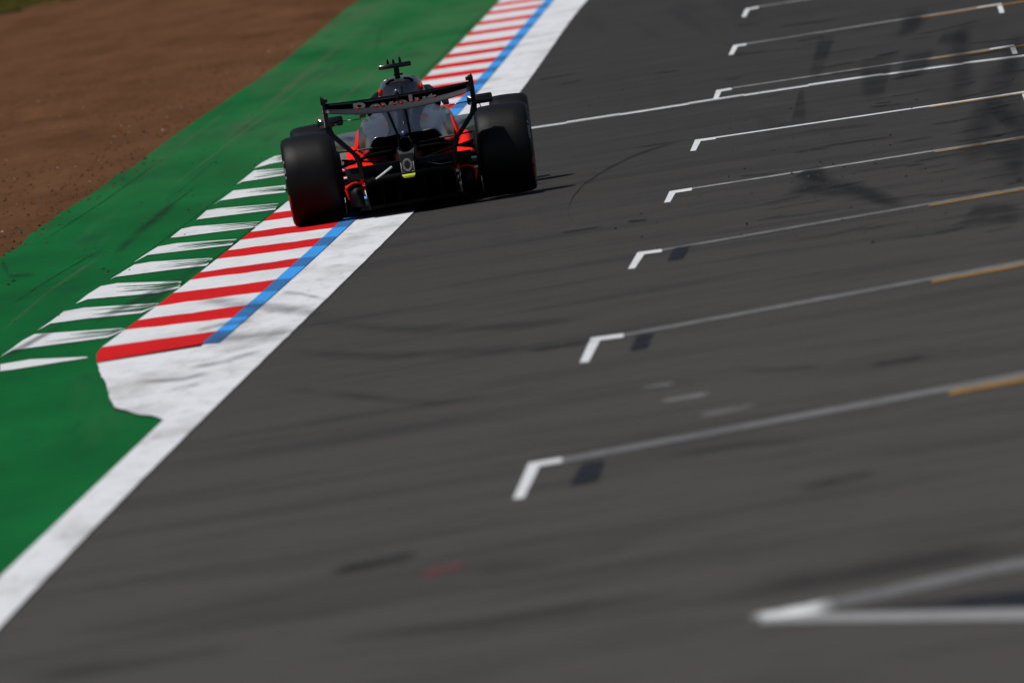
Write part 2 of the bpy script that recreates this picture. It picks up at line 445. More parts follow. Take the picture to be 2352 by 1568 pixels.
# grid boxes: corner, leg end, leg width, end of thick part, far end, thickness of thin line
def grid_box(C, Lg, lw, T, E, th, tn, Y=None, Rt=None, thin=GTHIN):
    """thick corner bracket, thin line, yellow line and far bracket of one grid box; one mesh"""
    vs, fs, mi = [], [], []
    def quad(ps, k, z=-.004):
        b = len(vs)
        for p in ps:
            g_ = gnd(*p); vs.append((g_[0], g_[1], z))
        fs.append(tuple(range(b, b+4))); mi.append(k)
    quad([Lg, (Lg[0]+lw, Lg[1]-lw*.10), (C[0]+lw, C[1]-lw*.16+th), (C[0], C[1])], 0)
    quad([(C[0]+lw*.3, C[1]-lw*.05+th), (T[0], T[1]+th), T, C], 0, -.0035)
    n = 30
    for i in range(n):
        u0, u1 = i/n, (i+1)/n
        A = (T[0]+(E[0]-T[0])*u0, T[1]+(E[1]-T[1])*u0); B = (T[0]+(E[0]-T[0])*u1, T[1]+(E[1]-T[1])*u1)
        quad([(A[0], A[1]+tn), (B[0], B[1]+tn), B, A], 1)
    if Y:
        n = 16
        YE = Rt[0] if Rt else E
        for i in range(n):
            u0, u1 = i/n, (i+1)/n; e0 = 2600 if not Rt else 2500
            sl = (E[1]-T[1])/(E[0]-T[0])
            A = (Y[0]+(e0-Y[0])*u0, 0); A = (A[0], T[1]+sl*(A[0]-T[0])+tn+.6); B = (Y[0]+(e0-Y[0])*u1, 0); B = (B[0], T[1]+sl*(B[0]-T[0])+tn+.6)
            quad([(A[0], A[1]+max(2.6, tn*.75)), (B[0], B[1]+max(2.6, tn*.75)), B, A], 2, -.0030)
    if Rt:
        c2, l2 = Rt
        quad([l2, (l2[0]+lw, l2[1]-lw*.15), (c2[0]+lw, c2[1]-lw*.15), c2], 0, -.0035)
        quad([(c2[0]-45, c2[1]+7+th*.9), (c2[0]+lw, c2[1]-2+th*.9), (c2[0]+lw, c2[1]-2), (c2[0]-45, c2[1]+7)], 0, -.003)
    return link('grid_box_marking', mesh(vs, fs, mi=mi), [GWHITE, thin, YEL], kind='structure')
grid_box((1711.5,20),(1703,39),10,(1742,14),(2352,-80),4.2,2.2,None,None,GWORN)
grid_box((1683.7,103.5),(1673,126),11,(1714,99),(2291,8),4.4,2.4,(2116,38),((2289,9),(2296,30)),GWORN)
grid_box((1645,206.5),(1637,229),11.5,(1681,200.5),(2322,103.5),4.8,2.2,(2128,135.6),((2318,104),(2326,124)),GWORN)
grid_box((1596.4,320),(1585,346),13,(1644,313.5),(2500,187),5.0,2.6,(2135,244),((2345,209.5),(2354,235)),GWHITE)
grid_box((1537.5,438),(1525,464),14,(1589,430),(2500,288),6.0,3.4,(2147,342),None,GWORN)
grid_box((1464,578),(1442,616),16,(1520,570.5),(2500,401),6.5,4.4,(2133,463),None,GTHIN)
grid_box((1357,774),(1331,831),21,(1432,764),(2600,550),8.5,7.5,(2140,641),None,GTHIN)
grid_box((1214,1061),(1178,1143),25,(1290,1048),(2600,805),11,12.5,(2180,900),None,GTHIN)
# the nearest box, its line forks
strip('grid_box_marking', [(1712,1415),(1800,1405),(1925,1384)], 16, soft('grid_white_soft', (.75, .76, .76), 1.0, .22, 3, .5), -.0030, n=10, t1=36)
strip('grid_box_marking', [(1800,1405),(1890,1387),(2352,1288),(2600,1235)], 24, GTHIN, -.0045)
strip('grid_box_marking', [(1745,1420),(1890,1415),(2352,1407),(2600,1402)], 18, paint('grid_grey_paint', (.30,.30,.30), (.15,.15,.15), .4, seed=27), -.0035, t1=27)
strip('dark_patch_marking', [(1930,1402),(2120,1385),(2352,1370),(2600,1350)], 14, TAR, -.0042, t1=60)
# start line, in two coats
SLP = [(1190,297),(1225,292),(1330,276.5),(1560,240.5),(1790,205),(2016,172),(2155,152),(2352,128),(2700,82)]
strip('start_line', SLP, 4.6, GWORN, -.0036, n=60)
sx = [p[0] for p in SLP]; sy = [p[1] for p in SLP]
x = 1190; up_ = False
while x < 2400:
    L_ = random.uniform(90, 230); of = -1.1 if up_ else 1.0
    strip('start_line', [(x, float(np.interp(x, sx, sy))+of), (x+L_, float(np.interp(x+L_, sx, sy))+of)], random.uniform(2.2, 3.0), GWHITE, -.0030, n=8)
    x += L_; up_ = not up_
# dark squares in front of the nearer boxes
patch('dark_patch_marking', [(1297,1120),(1380,1106),(1398,1046),(1333,1054)], TAR)
patch('dark_patch_marking', [(1439,810),(1492,800),(1508,758),(1457,766)], TAR)
patch('dark_patch_marking', [(1526,601),(1572,594),(1590,560),(1543,567)], TAR)

def marks(rows, mt, name, z=-.002):
    for r in rows: strip(name, r[0], r[1], mt, z, taper=len(r) > 2)
marks([([(1437,508),(1492,502)], 8), ([(1282,534),(1388,518)], 5), ([(1447,340),(1545,325)], 4), ([(1899,431),(2000,412)], 5),
       ([(2046,328),(2150,312)], 4), ([(2005,130),(2064,118)], 9), ([(1500,168),(1570,160)], 4), ([(1228,184),(1330,166)], 4),
       ([(1990,246),(2080,236)], 6), ([(2330,412),(2352,409)], 12), ([(1280,196),(1345,182)], 4), ([(2250,262),(2310,252)], 4)], SKID, 'tyre_mark')
strip('tyre_mark', [(1585,318),(1545,327),(1500,341),(1460,354),(1395,386),(1342,420),(1316,450),(1304,478),(1306,500),(1330,522)], 8, soft('tyre_mark_arc', (.012, .012, .013), .60, .45, 1.2, .1), -.002, n=40)
marks([([(748,1312),(860,1290),(975,1264)], 34), ([(1825,1121),(1920,1100),(2020,1078)], 26), ([(1200,806),(1290,792),(1380,778)], 16), ([(1990,838),(2060,828),(2140,815)], 16)], SKIDM, 'tyre_mark')
marks([([(630,800),(760,812),(900,815),(1100,806),(1300,785)], 30), ([(690,735),(800,748),(950,755),(1200,745),(1400,720)], 30), ([(600,885),(800,905),(1000,925),(1140,900)], 26),
       ([(1690,848),(1800,846),(1900,838)], 16), ([(1500,1050),(1700,1020),(1900,1000)], 20), ([(1060,1310),(1250,1290),(1500,1240)], 34), ([(1640,1360),(1950,1310),(2352,1240)], 70), ([(0,1560),(300,1520),(600,1480)], 50),
       ([(700,1470),(1100,1430),(1600,1350)], 50), ([(1900,470),(2060,440)], 12), ([(1950,395),(2110,372)], 9), ([(2180,228),(2260,214)], 7), ([(2050,165),(2120,150),(2200,140)], 8),
       ([(1760,290),(1850,276)], 8), ([(1990,196),(2060,188)], 8), ([(1820,262),(1900,252)], 8), ([(2010,520),(2090,505)], 9), ([(1770,560),(1900,540),(2040,505)], 10), ([(2090,392),(2190,372)], 8), ([(1700,330),(1860,300),(2020,280)], 7)], SKIDL, 'tyre_mark')
rows = []
for _ in range(70):
    x_ = random.uniform(1650, 2340); y_ = random.uniform(60, 560); L_ = random.uniform(40, 190); sl = -random.uniform(.10, .24)
    rows.append(([(x_, y_), (x_+L_*.5, y_+L_*.5*sl+random.uniform(-2, 2)), (x_+L_, y_+L_*sl)], random.uniform(3, 9)))
marks(rows, SKIDF, 'tyre_mark', -.0022)
# patches of relaid and rubbered surface between the boxes
for q in ([(1812,288),(1856,285),(1850,196),(1835,198)], [(1972,244),(2028,246),(2060,124),(1962,127)], [(1846,196),(1884,192),(1925,66),(1880,70)], [(1789,442),(2115,480),(1985,420),(1900,414)],
          [(1807,412),(1905,414),(1898,372),(1862,380)], [(2066,70),(2110,66),(2124,34),(2062,40)], [(2244,345),(2360,440),(2365,330),(2262,300)], [(2242,225),(2300,300),(2352,290),(2300,210)], [(2140,110),(2230,105),(2225,60),(2160,72)],
          [(2180,520),(2352,520),(2352,455),(2240,460)], [(2040,200),(2120,190),(2160,100),(2080,110)]):
    patch('relaid_patch', q, RELAID, -.0028)
# rubber left by tyres on the straight: long bands running away from the camera
def lane(px0, px1, w0, w1, mt=STAIN, name='rubber_band'):
    a0, a1 = gnd(*px0), gnd(*px1); vs, fs, uv = [], [], []; n = 20
    for i in range(n+1):
        u = i/n; x = a0[0]+(a1[0]-a0[0])*u + .05*math.sin(u*5+a0[0]*9); y = a0[1]+(a1[1]-a0[1])*u; w_ = w0+(w1-w0)*u
        vs += [(x-w_/2, y, -.0025), (x+w_/2, y, -.0025)]
    for i in range(n): fs.append((2*i, 2*i+1, 2*i+3, 2*i+2)); uv += [(i/n, 0), (i/n, 1), ((i+1)/n, 1), ((i+1)/n, 0)]
    link(name, mesh(vs, fs, uvs=uv), mt, kind='structure')
lane((2070,90), (2110,10), .35, .35); lane((2240,420), (2300,120), .4, .35); lane((2320,440), (2352,240), .5, .4)
lane((1830,455), (1880,380), .45, .25); lane((2100,480), (1850,400), .25, .25); lane((2180,260), (2230,40), .30, .3)
lane((2290,330), (2352,60), .30, .3)
marks([([(1465,890),(1555,878)], 10), ([(1510,922),(1638,901)], 15), ([(1597,954),(1748,926)], 18)], PALE, 'pale_streak')
marks([([(960,1320),(1075,1292)], 26)], REDS, 'red_streak')
# marks on the run-off
marks([([(357,456),(510,339),(729,175),(817,120)], 9), ([(640,330),(760,250),(900,130),(980,60)], 16), ([(500,330),(640,220),(820,70)], 26), ([(300,420),(420,330),(560,225)], 12),
       ([(700,90),(800,40),(900,0)], 20), ([(0,760),(120,660),(240,580)], 14)], DUST, 'dust_streak', -.009)
marks([([(60,575),(233,463),(394,350),(430,326)], 2.6), ([(310,536),(370,486),(459,419)], 3), ([(0,712),(120,634),(250,560)], 3), ([(357,478),(420,430),(520,345)], 2),
       ([(472,611),(497,588),(540,555),(593.5,511),(632,482),(662,456)], 4), ([(250,648),(309,597),(372,552),(410,523),(452,492),(498,456),(560,404)], 2.4),
       ([(928,228),(975,165),(1019,124),(1070,68),(1140,0)], 4)], SEAM, 'runoff_seam', -.0055)
marks([([(8,630),(45,629),(84,627)], 16), ([(0,600),(20,620)], 40), ([(250,590),(330,520),(420,450)], 34), ([(200,745),(330,680),(440,620)], 26), ([(300,720),(400,650),(480,590)], 30),
       ([(0,820),(60,790),(150,740)], 20), ([(860,130),(880,40)], 20)], GSMEAR, 'rubber_smear', -.0035)
marks([([(430,690),(560,700),(700,715),(780,722)], 34), ([(440,785),(520,776),(600,775),(700,760)], 36), ([(420,850),(520,830),(620,800)], 14), ([(300,880),(420,872),(500,850)], 12),
       ([(640,672),(690,676),(760,692)], 12), ([(360,905),(470,880)], 12), ([(440,765),(520,745),(590,735)], 16)], WHSM, 'scuff_mark', .008)

marks([([(219,812),(221,836),(229,862),(243,884),(248,910),(260,937),(284,944),(300,949)], 3.5)], SEAM, 'apron_edge_strip', .002)  # thin dark strip along the left edge of the apron
# ------------------------------------------------------------------ loose bits
def flecks(name, pts, mt, zf=lambda x, y: -.004, smin=.012, smax=.03, lng=2.0):
    vs, fs = [], []
    for (x, y) in pts:
        s_ = random.uniform(smin, smax); l = s_*random.uniform(1, lng); h = s_*random.uniform(.25, .6); b = len(vs)
        an = random.uniform(0, 3.14); ca, sa = math.cos(an), math.sin(an); z = zf(x, y)
        for (u, v) in ((-1, -.6), (1, -.4), (.7, .7), (-.8, .5)):
            u *= l/2; v *= s_/2; vs.append((x+u*ca-v*sa, y+u*sa+v*ca, z))
        vs.append((x+.1*s_, y, z+h))
        fs += [(b, b+1, b+4), (b+1, b+2, b+4), (b+2, b+3, b+4), (b+3, b, b+4)]
    return link(name, mesh(vs, fs), mt, kind='stuff')
RUB = mat('rubber_crumb', (.008, .008, .009), .7)
pts = []
for _ in range(90):
    p = (random.gauss(1880, 130), random.gauss(375, 60)); pts.append(gnd(*p))
for _ in range(70):
    p = (random.uniform(1350, 2352), random.uniform(120, 560)); pts.append(gnd(*p))
for _ in range(150):
    y = random.uniform(112, 185); x0 = edge_x(y); x = random.uniform(x0, min(kl(y)-.5, x0+1.6)); pts.append((x, y))
o = flecks('rubber_marbles', pts, RUB, smin=.010, smax=.026); 
o['label'] = 'black rubber marbles scattered over asphalt and green paint'; o['category'] = 'rubber marbles'
def dz(x, y): return .0
pts = []
for _ in range(1700):
    y = random.uniform(128, 215) if random.random() < .75 else random.uniform(205, 300)
    dd = abs(random.gauss(0, 1.0)) if random.random() < .6 else random.uniform(0, 5)
    pts.append((edge_x(y) - dd + .03, y))
for _ in range(130):
    y = random.uniform(130, 165); pts.append((edge_x(y)+abs(random.gauss(0, .10)), y))
CLOD = mat('dirt_clod', (.085, .038, .018), .95, spec=.1)
def dzz(x, y): return -.012 if x > edge_x(y) else -.004
o = flecks('dirt_clods', pts, CLOD, dzz, .010, .034); o['label'] = 'brown dirt clods lying along the edge of the green paint'; o['category'] = 'dirt clods'
pts2 = []
for _ in range(260):
    y = random.uniform(128, 190); pts2.append((edge_x(y)-abs(random.gauss(0, .9)), y))
o = flecks('rubber_crumbs', pts2, RUB, dzz, .010, .030); o['label'] = 'black rubber crumbs lying on the brown dirt'; o['category'] = 'rubber crumbs'
pts3 = []
for _ in range(120):
    y = random.uniform(128, 230); pts3.append((edge_x(y)-abs(random.gauss(0, 2)), y))
o = flecks('pale_pebbles', pts3, mat('pebble', (.45, .42, .38), .8), dzz, .010, .02); o['label'] = 'small pale pebbles dotted over the brown dirt'; o['category'] = 'pebbles'
# grass tufts in the far corner
vs, fs = [], []
for _ in range(9000):
    x = random.uniform(-11, -5.5); y = 323.0 + random.uniform(0, 40)**1.0 + noise.noise(Vector((x*1.5, 0, 5)))*1.5
    h = random.uniform(.05, .13); an = random.uniform(0, 6.28); b = len(vs); wd = .012
    vs += [(x-wd*math.cos(an), y-wd*math.sin(an), -.02), (x+wd*math.cos(an), y+wd*math.sin(an), -.02), (x+random.gauss(0, .03), y+random.gauss(0, .03), h)]
    fs.append((b, b+1, b+2))
o = link('grass', mesh(vs, fs), mat('grass_blade', (.135, .120, .022), .8, spec=.15, vary=.5, vs=.8), kind='stuff')
o['label'] = 'olive grass growing beyond the brown dirt'; o['category'] = 'grass'

# ================================================================== the racing car
CAR = bpy.data.objects.new('racing_car', None); COL.objects.link(CAR)
CAR.location = (-.55, 127.7, .006); CAR.rotation_euler = (0, 0, -math.radians(.6))
CAR['label'] = 'black and red open-wheel racing car seen from behind, left wheels on the striped kerb'
CAR['category'] = 'racing car'
CARB = mat('carbon', (.0035, .0034, .0034), .5, spec=.22, vary=.3, vs=30)
CARBG = mat('gloss_carbon', (.006, .006, .008), .28, coat=.3, spec=.4)
BODY = mat('graphite_paint', (.145, .135, .138), .32, metal=.80, coat=.3, vary=.55, vs=6, bump=.35, bs=11)
BODYD = mat('dark_paint', (.006, .007, .012), .40, metal=.0, spec=.3, coat=.12, vary=.2, vs=5)
RED = mat('signal_red_paint', (1.0, .018, .008), .65, coat=.0, spec=.12)
RUBBER = mat('tyre_rubber', (.0038, .0038, .0038), .50, spec=.20, bump=.2, bs=90, vary=.25, vs=7)
METAL = mat('titanium', (.30, .29, .28), .35, metal=.9)
SILV = mat('silver_marking', (.20, .20, .19), .5)
WHT = mat('white_marking_and_glint', (.85, .85, .85), .5)
YELP = mat('yellow_plastic', (.62, .72, .01), .4)
BAND = mat('dark_graphite_paint', (.016, .018, .026), .5, metal=.0, spec=.2, coat=.0, vary=.2, vs=6)
BLK = mat('matt_black', (.003, .003, .003), .9, spec=.1)

def part(name, bm_or_me, mt, parent=None, bevel=0.0, sub=0, smooth=True, label=None):
    if isinstance(bm_or_me, bmesh.types.BMesh):
        me = bpy.data.meshes.new(name); bmesh.ops.recalc_face_normals(bm_or_me, faces=bm_or_me.faces); bm_or_me.to_mesh(me); bm_or_me.free()
    else: me = bm_or_me
    if smooth: me.polygons.foreach_set('use_smooth', [True]*len(me.polygons))
    o = link(name, me, mt, parent or CAR)
    if bevel:
        b = o.modifiers.new('bevel', 'BEVEL'); b.width = bevel; b.segments = 2; b.limit_method = 'ANGLE'; b.angle_limit = .6
        b.harden_normals = False
    if sub:
        s_ = o.modifiers.new('subsurf', 'SUBSURF'); s_.levels = sub; s_.render_levels = sub
    if label: o['label'] = label
    return o
def autosm(o, ang=.6):
    e = o.modifiers.new('edges', 'EDGE_SPLIT'); e.split_angle = ang; return o
def loft(sections, closed=True, cap=True):
    """sections: lists of (x,y,z) with equal counts"""
    bm = bmesh.new(); R = []
    for s_ in sections: R.append([bm.verts.new(p) for p in s_])
    n = len(sections[0])
    for i in range(len(R)-1):
        for j in range(n if closed else n-1):
            k = (j+1) % n; bm.faces.new((R[i][j], R[i][k], R[i+1][k], R[i+1][j]))
    if cap and closed: bm.faces.new(R[0]); bm.faces.new(R[-1][::-1])
    return bm
def tube(pts, r, seg=10, rz=None, cap=True):
    """swept tube; rz: second radius for a flat strut (vertical in section)"""
    P = [Vector(p) for p in pts]; secs = []
    for i, p in enumerate(P):
        d_ = ((P[min(i+1, len(P)-1)]-P[max(i-1, 0)])).normalized()
        up = Vector((0, 0, 1)) if abs(d_.z) < .9 else Vector((0, 1, 0))
        s_ = d_.cross(up).normalized(); u_ = s_.cross(d_).normalized()
        ra = r[i] if isinstance(r, (list, tuple)) else r
        rb = rz if rz else ra
        secs.append([tuple(p + s_*math.cos(t)*ra + u_*math.sin(t)*rb) for t in [2*math.pi*k/seg for k in range(seg)]])
    return loft(secs, True, cap)
def plate(outline, thick, axis='y', at=0.0):
    """extrude a 2-D outline: axis y -> outline in x,z ; axis x -> outline in y,z ; axis z -> outline in x,y"""
    def m3(p, t):
        if axis == 'y': return (p[0], at+t, p[1])
        if axis == 'x': return (at+t, p[0], p[1])
        return (p[0], p[1], at+t)
    return loft([[m3(p, -thick/2) for p in outline], [m3(p, thick/2) for p in outline]])
def box(x0, x1, y0, y1, z0, z1):
    return plate([(x0, z0), (x1, z0), (x1, z1), (x0, z1)], y1-y0, 'y', (y0+y1)/2)

# ---- wheels
def tyre_mesh(W, R, rim, mirror):
    hw = W/2
    prof = [(-hw*.80, rim), (-hw*.93, rim+.018), (-hw*1.0, rim+(R-rim)*.42), (-hw*.985, rim+(R-rim)*.62), (-hw*.93, rim+(R-rim)*.82), (-hw*.86, R-.014), (-hw*.76, R-.005), (-hw*.4, R-.0012), (0, R),
            (hw*.4, R-.0012), (hw*.76, R-.005), (hw*.86, R-.014), (hw*.93, rim+(R-rim)*.82), (hw*.985, rim+(R-rim)*.62), (hw*1.0, rim+(R-rim)*.42), (hw*.93, rim+.018), (hw*.80, rim)]
    N = 96; vs, fs, mi = [], [], []
    for k in range(N):
        t = 2*math.pi*k/N
        for (x, r) in prof: vs.append((x, r*math.cos(t), r*math.sin(t)))
    n = len(prof)
    for k in range(N):
        for j in range(n-1):
            a_, b_ = k*n+j, ((k+1) % N)*n+j
            fs.append((a_, a_+1, b_+1, b_))
            out = j in (12, 13) if not mirror else j in (2, 3)
            hsh = noise.noise(Vector((k*.9, j*3.1, 2.0)))
            mi.append(0 if not out else (1 if (k % 48) in range(4, 14) and hsh > -.2 else (2 if (k % 24) in range(14, 22) and hsh > -.1 else 0)))
    me = mesh(vs, fs, True, mi)
    return me
def rim_mesh(W, rr, side):
    s_ = side; prof = [(-.5, rr), (-.5, rr-.012), (.36, rr-.03), (.47, rr-.008), (.5, rr), ]
    bm = bmesh.new(); N = 48; ring = []
    pr = [(-W*.40*s_, rr), (-W*.40*s_, rr-.02), (W*.05*s_, rr-.03), (W*.28*s_, rr-.02), (W*.40*s_, rr), (W*.41*s_, rr-.006), (W*.36*s_, rr*.75), (W*.30*s_, rr*.35), (W*.30*s_, .04), (W*.36*s_, .035), (W*.37*s_, .005)]
    for k in range(N):
        t = 2*math.pi*k/N
        ring.append([bm.verts.new((x, r*math.cos(t), r*math.sin(t))) for x, r in pr])
    for k in range(N):
        A, B = ring[k], ring[(k+1) % N]
        for j in range(len(pr)-1): bm.faces.new((A[j], A[j+1], B[j+1], B[j]))
    return bm
TYM = [RUBBER, mat('tyre_red_band', (.30, .03, .02), .6), mat('tyre_grey_lettering', (.20, .19, .18), .6)]
RIMM = mat('wheel_cover', (.045, .035, .025), .35, metal=.6)
def wheel(x, y, W, R, rim, side, camber):
    wo_ = part('wheel', rim_mesh(W, rim, side), RIMM); autosm(wo_)
    wo_.location = (x, y, R-.004); wo_.rotation_euler = (0, -camber*side, 0)
    t = link('tyre', tyre_mesh(W, R, rim, side < 0), TYM, wo_)
    h = part('wheel_nut', tube([(side*W*.34, 0, 0), (side*W*.42, 0, 0)], .035, 6), METAL, wo_, smooth=False)
    return wo_
for sd in (-1, 1):
    wheel(sd*.728, 0, .405, .342, .235, sd, math.radians(-1.0))
    wheel(sd*.765, 3.4, .30, .340, .235, sd, math.radians(-2.0))
    # brake drum on the inside of each rear wheel
    for (yy, xo, nm) in ((0, .505, 'brake_duct'), (3.4, .59, 'brake_duct')):
        part(nm, tube([(sd*xo, yy, .34), (sd*(xo+.07), yy, .34)], [.17, .20], 28), CARB)

# ---- body: engine cover, lofted
def sec(y, top, wt, zt, ws, zs, wb, zb, rnd=1.0):
    """half outline: spine top, spine flank (wt,zt), shoulder (ws,zs), side (wb,zb)"""
    h = [(0, top), (wt*.45, top-.003), (wt*.85, top-(top-zt)*.25), (wt, zt), (wt+(ws-wt)*.22, zt-(zt-zs)*.70), (wt+(ws-wt)*.60, zs+.012), (ws*.90, zs+.010), (ws, zs-.022), (ws+(wb-ws)*.5, (zs+zb)/2), (wb, zb)]
    L = [(-x, z) for x, z in h[::-1][:-1]] + h
    return [(x, y, z) for x, z in L]
S_ = [sec(.10, .572, .10, .570, .255, .562, .280, .478), sec(.22, .598, .07, .588, .275, .582, .302, .470), sec(.45, .655, .055, .625, .300, .610, .328, .45), sec(.75, .735, .062, .672, .330, .650, .350, .44), sec(1.05, .815, .082, .735, .345, .672, .360, .43), sec(1.3, .885, .115, .80, .345, .680, .37, .42),
      sec(1.48, .940, .150, .875, .345, .682, .38, .41), sec(1.62, .964, .164, .895, .345, .684, .40, .40), sec(1.78, .970, .166, .89, .35, .680, .42, .38)]
bm = loft(S_, closed=False)
ec = part('engine_cover', bm, [BODY, BODYD], sub=2)
so = ec.modifiers.new('thick', 'SOLIDIFY'); so.thickness = .008; so.offset = -1
# darker central spine panel of the cover
def spine(y, top, w_, zt): return [(x, y, z+.004) for x, z in ((-w_, zt-.006), (-w_*.80, top-(top-zt)*.20), (-w_*.4, top-.002), (0, top), (w_*.4, top-.002), (w_*.80, top-(top-zt)*.20), (w_, zt-.006))]
for p_ in ec.data.polygons:
    c__ = p_.center
    p_.material_index = 1 if (abs(c__.x) < (.11+.075*c__.y) and c__.y < 1.40 and c__.z > .55) else 0
part('shark_fin', plate([(.32, .60), (1.40, .90), (1.30, .925), (.75, .785), (.36, .655)], .012, 'x', 0), BODYD, ec, bevel=.003)
# dark slots over the air intake
for sd in (-1, 1):
    part('intake_slot', tube([(sd*.035, 1.475, .952), (sd*.075, 1.475, .945), (sd*.105, 1.475, .925)], .012, 8, rz=.010), BLK, ec)
    part('side_stripe', plate([(sd*.150, .845), (sd*.172, .845), (sd*.166, .895), (sd*.150, .895)], .06, 'y', 1.52), RED, ec, label='red side stripe')
# cooling exit: black recess closing the tail
part('cooling_exit', plate([(-.262, .48), (.262, .48), (.262, .525), (.235, .552), (.10, .560), (-.10, .560), (-.235, .552), (-.262, .525)], .01, 'y', .16), BLK)
part('dark_exit_plate', plate([(-.285, .425), (.285, .425), (.285, .49), (-.285, .49)], .01, 'y', .13), BLK)  # black plate added to extend the shaded dark of the exit opening
# ---- sidepods
def sps(y, xi, xo, zt, zb, sd, r=.35):
    w_ = xo-xi; P = [(xi, zt-.01), (xi+w_*.35, zt), (xi+w_*.75, zt-.008), (xo-.02, zt-.03), (xo, zt-.075), (xo-.02, (zt+zb)/2), (xo-.08, zb+.03), (xi+w_*.3, zb), (xi, zb)]
    return [(sd*x, y, z) for x, z in P]
for sd in (-1, 1):
    sp = part('sidepod', loft([sps(.95, .30, .395, .560, .36, sd), sps(1.3, .30, .45, .585, .33, sd), sps(1.8, .30, .56, .600, .28, sd), sps(2.3, .30, .66, .600, .28, sd), sps(2.7, .28, .66, .59, .30, sd), sps(2.9, .27, .60, .58, .34, sd)]), BODY, sub=2)
    # red flank and its dark louvre strip between cover and sidepod
    part('red_flank', loft([[(sd*.335, .86, .64), (sd*.352, .85, .64), (sd*.36, 1.1, .645)], [(sd*.338, .80, .58), (sd*.378, .78, .575), (sd*.39, 1.1, .59)], [(sd*.345, .78, .52), (sd*.398, .74, .515), (sd*.41, 1.1, .53)], [(sd*.338, .76, .465), (sd*.402, .70, .465), (sd*.42, 1.1, .47)]], closed=True), RED, sp, sub=1, label='signal red flank panel')
    part('louvre_panel', loft([[(sd*.315, .60, .650), (sd*.347, .70, .655)], [(sd*.318, .50, .60), (sd*.356, .66, .60)], [(sd*.318, .42, .54), (sd*.362, .62, .54)], [(sd*.305, .38, .47), (sd*.356, .60, .47)]], closed=False), CARBG, sp)
    # red fairings on the floor ahead of the rear wheels
    A = []
    for (y, k) in ((.30, 0.0), (.45, .5), (.75, .85), (1.1, 1.0)):
        A.append([(sd*x, y, .36+(z-.36)*k) for x, z in ((.12, .37), (.16, .40), (.22, .425), (.29, .44), (.345, .455), (.375, .495), (.42, .512), (.458, .500), (.478, .46), (.482, .38), (.484, .30))])
    part('floor_fairing', loft(A, closed=False), RED, sub=2, label='signal red floor fairing')
    part('fairing_slot', box(*sorted((sd*.418, sd*.49)), .36, .60, .400, .428), BLK)
# ---- floor
part('floor', loft([[(-.40, -.30, .05), (.40, -.30, .05), (.40, -.30, .08), (-.40, -.30, .08)], [(-.46, .30, .035), (.46, .30, .035), (.46, .30, .07), (-.46, .30, .07)], [(-.72, .75, .035), (.72, .75, .035), (.72, .75, .065), (-.72, .75, .065)], [(-.75, 2.6, .035), (.75, 2.6, .035), (.75, 2.6, .06), (-.75, 2.6, .06)], [(-.45, 3.0, .035), (.45, 3.0, .035), (.45, 3.0, .06), (-.45, 3.0, .06)]]), CARB, bevel=.004, smooth=False)
# ---- diffuser
arch = [(-.335, .055), (-.345, .20), (-.342, .262), (-.325, .288), (-.29, .300), (-.12, .305), (.12, .305), (.29, .300), (.325, .288), (.342, .262), (.345, .20), (.335, .055)]
df = part('diffuser', loft([[(x, -.62, z) for x, z in arch], [(x*1.01, -.3, .05+(z-.05)*.7) for x, z in arch], [(x*1.02, .2, .05+(z-.05)*.2) for x, z in arch]], closed=False), CARB)
so = df.modifiers.new('thick', 'SOLIDIFY'); so.thickness = .010
part('diffuser_dark_back', loft([[(x*.99, -.20, .04+(z-.04)*.95) for x, z in arch]+[], [(x*.99, -.18, .04+(z-.04)*.95) for x, z in arch]]), BLK)  # black sheet added for the shade inside the diffuser
for x in (-.22, -.10, .10, .22):
    part('diffuser_strake', plate([(-.58, .06), (-.58, .25), (-.10, .20), (-.10, .05)], .006, 'x', x), BLK)
for sd in (-1, 1):
    # outer winglets beside the diffuser with red edges
    W1 = [(.343, .304), (.252, .294), (.250, .286), (.340, .290), (.352, .282), (.356, .248), (.368, .250), (.378, .298)]
    part('winglet_edge', plate([(sd*x, z) for x, z in W1], .16, 'y', -.42), RED, smooth=False, label='red winglet edge')
    part('winglet_edge', tube([(sd*.365, -.40, .263), (sd*.405, -.40, .272), (sd*.438, -.40, .270), (sd*.472, -.40, .256), (sd*.492, -.40, .228), (sd*.484, -.40, .190), (sd*.480, -.40, .15)], [.005, .006, .006, .007, .010, .008, .003], 8), RED, label='red winglet edge')
    part('winglet', loft([[(sd*x, -.40, z) for x, z in ((.37, .258), (.405, .266), (.438, .264), (.468, .25), (.484, .225), (.474, .10), (.37, .08))], [(sd*x, -.15, z) for x, z in ((.37, .22), (.405, .23), (.438, .23), (.468, .21), (.484, .19), (.474, .09), (.37, .07))]]), CARB)
    part('dark_gap_panel', box(*sorted((sd*.372, sd*.515)), -.06, -.04, .045, .235), BLK)  # black panel added so the gap between diffuser and tyre reads as shade
    part('winglet_panel', box(*sorted((sd*.375, sd*.47)), -.44, -.42, .285, .345), CARB, bevel=.004)
    part('tie_strut', tube([(sd*.372, -.48, .245), (sd*.357, -.48, .16)], .009, 8), METAL if sd > 0 else CARBG)
part('stay_wire', tube([(.14, -.60, .345), (.24, -.60, .315), (.33, -.60, .318)], .0025, 6), METAL)
part('glint_strip', tube([(-.252, -.86, .287), (-.19, -.86, .319), (-.120, -.86, .357)], [.005, .0065, .0085], 8), WHT, label='winglet strip coloured white for its sunlit glint')  # the white colour stands for sun glinting on the winglet bar
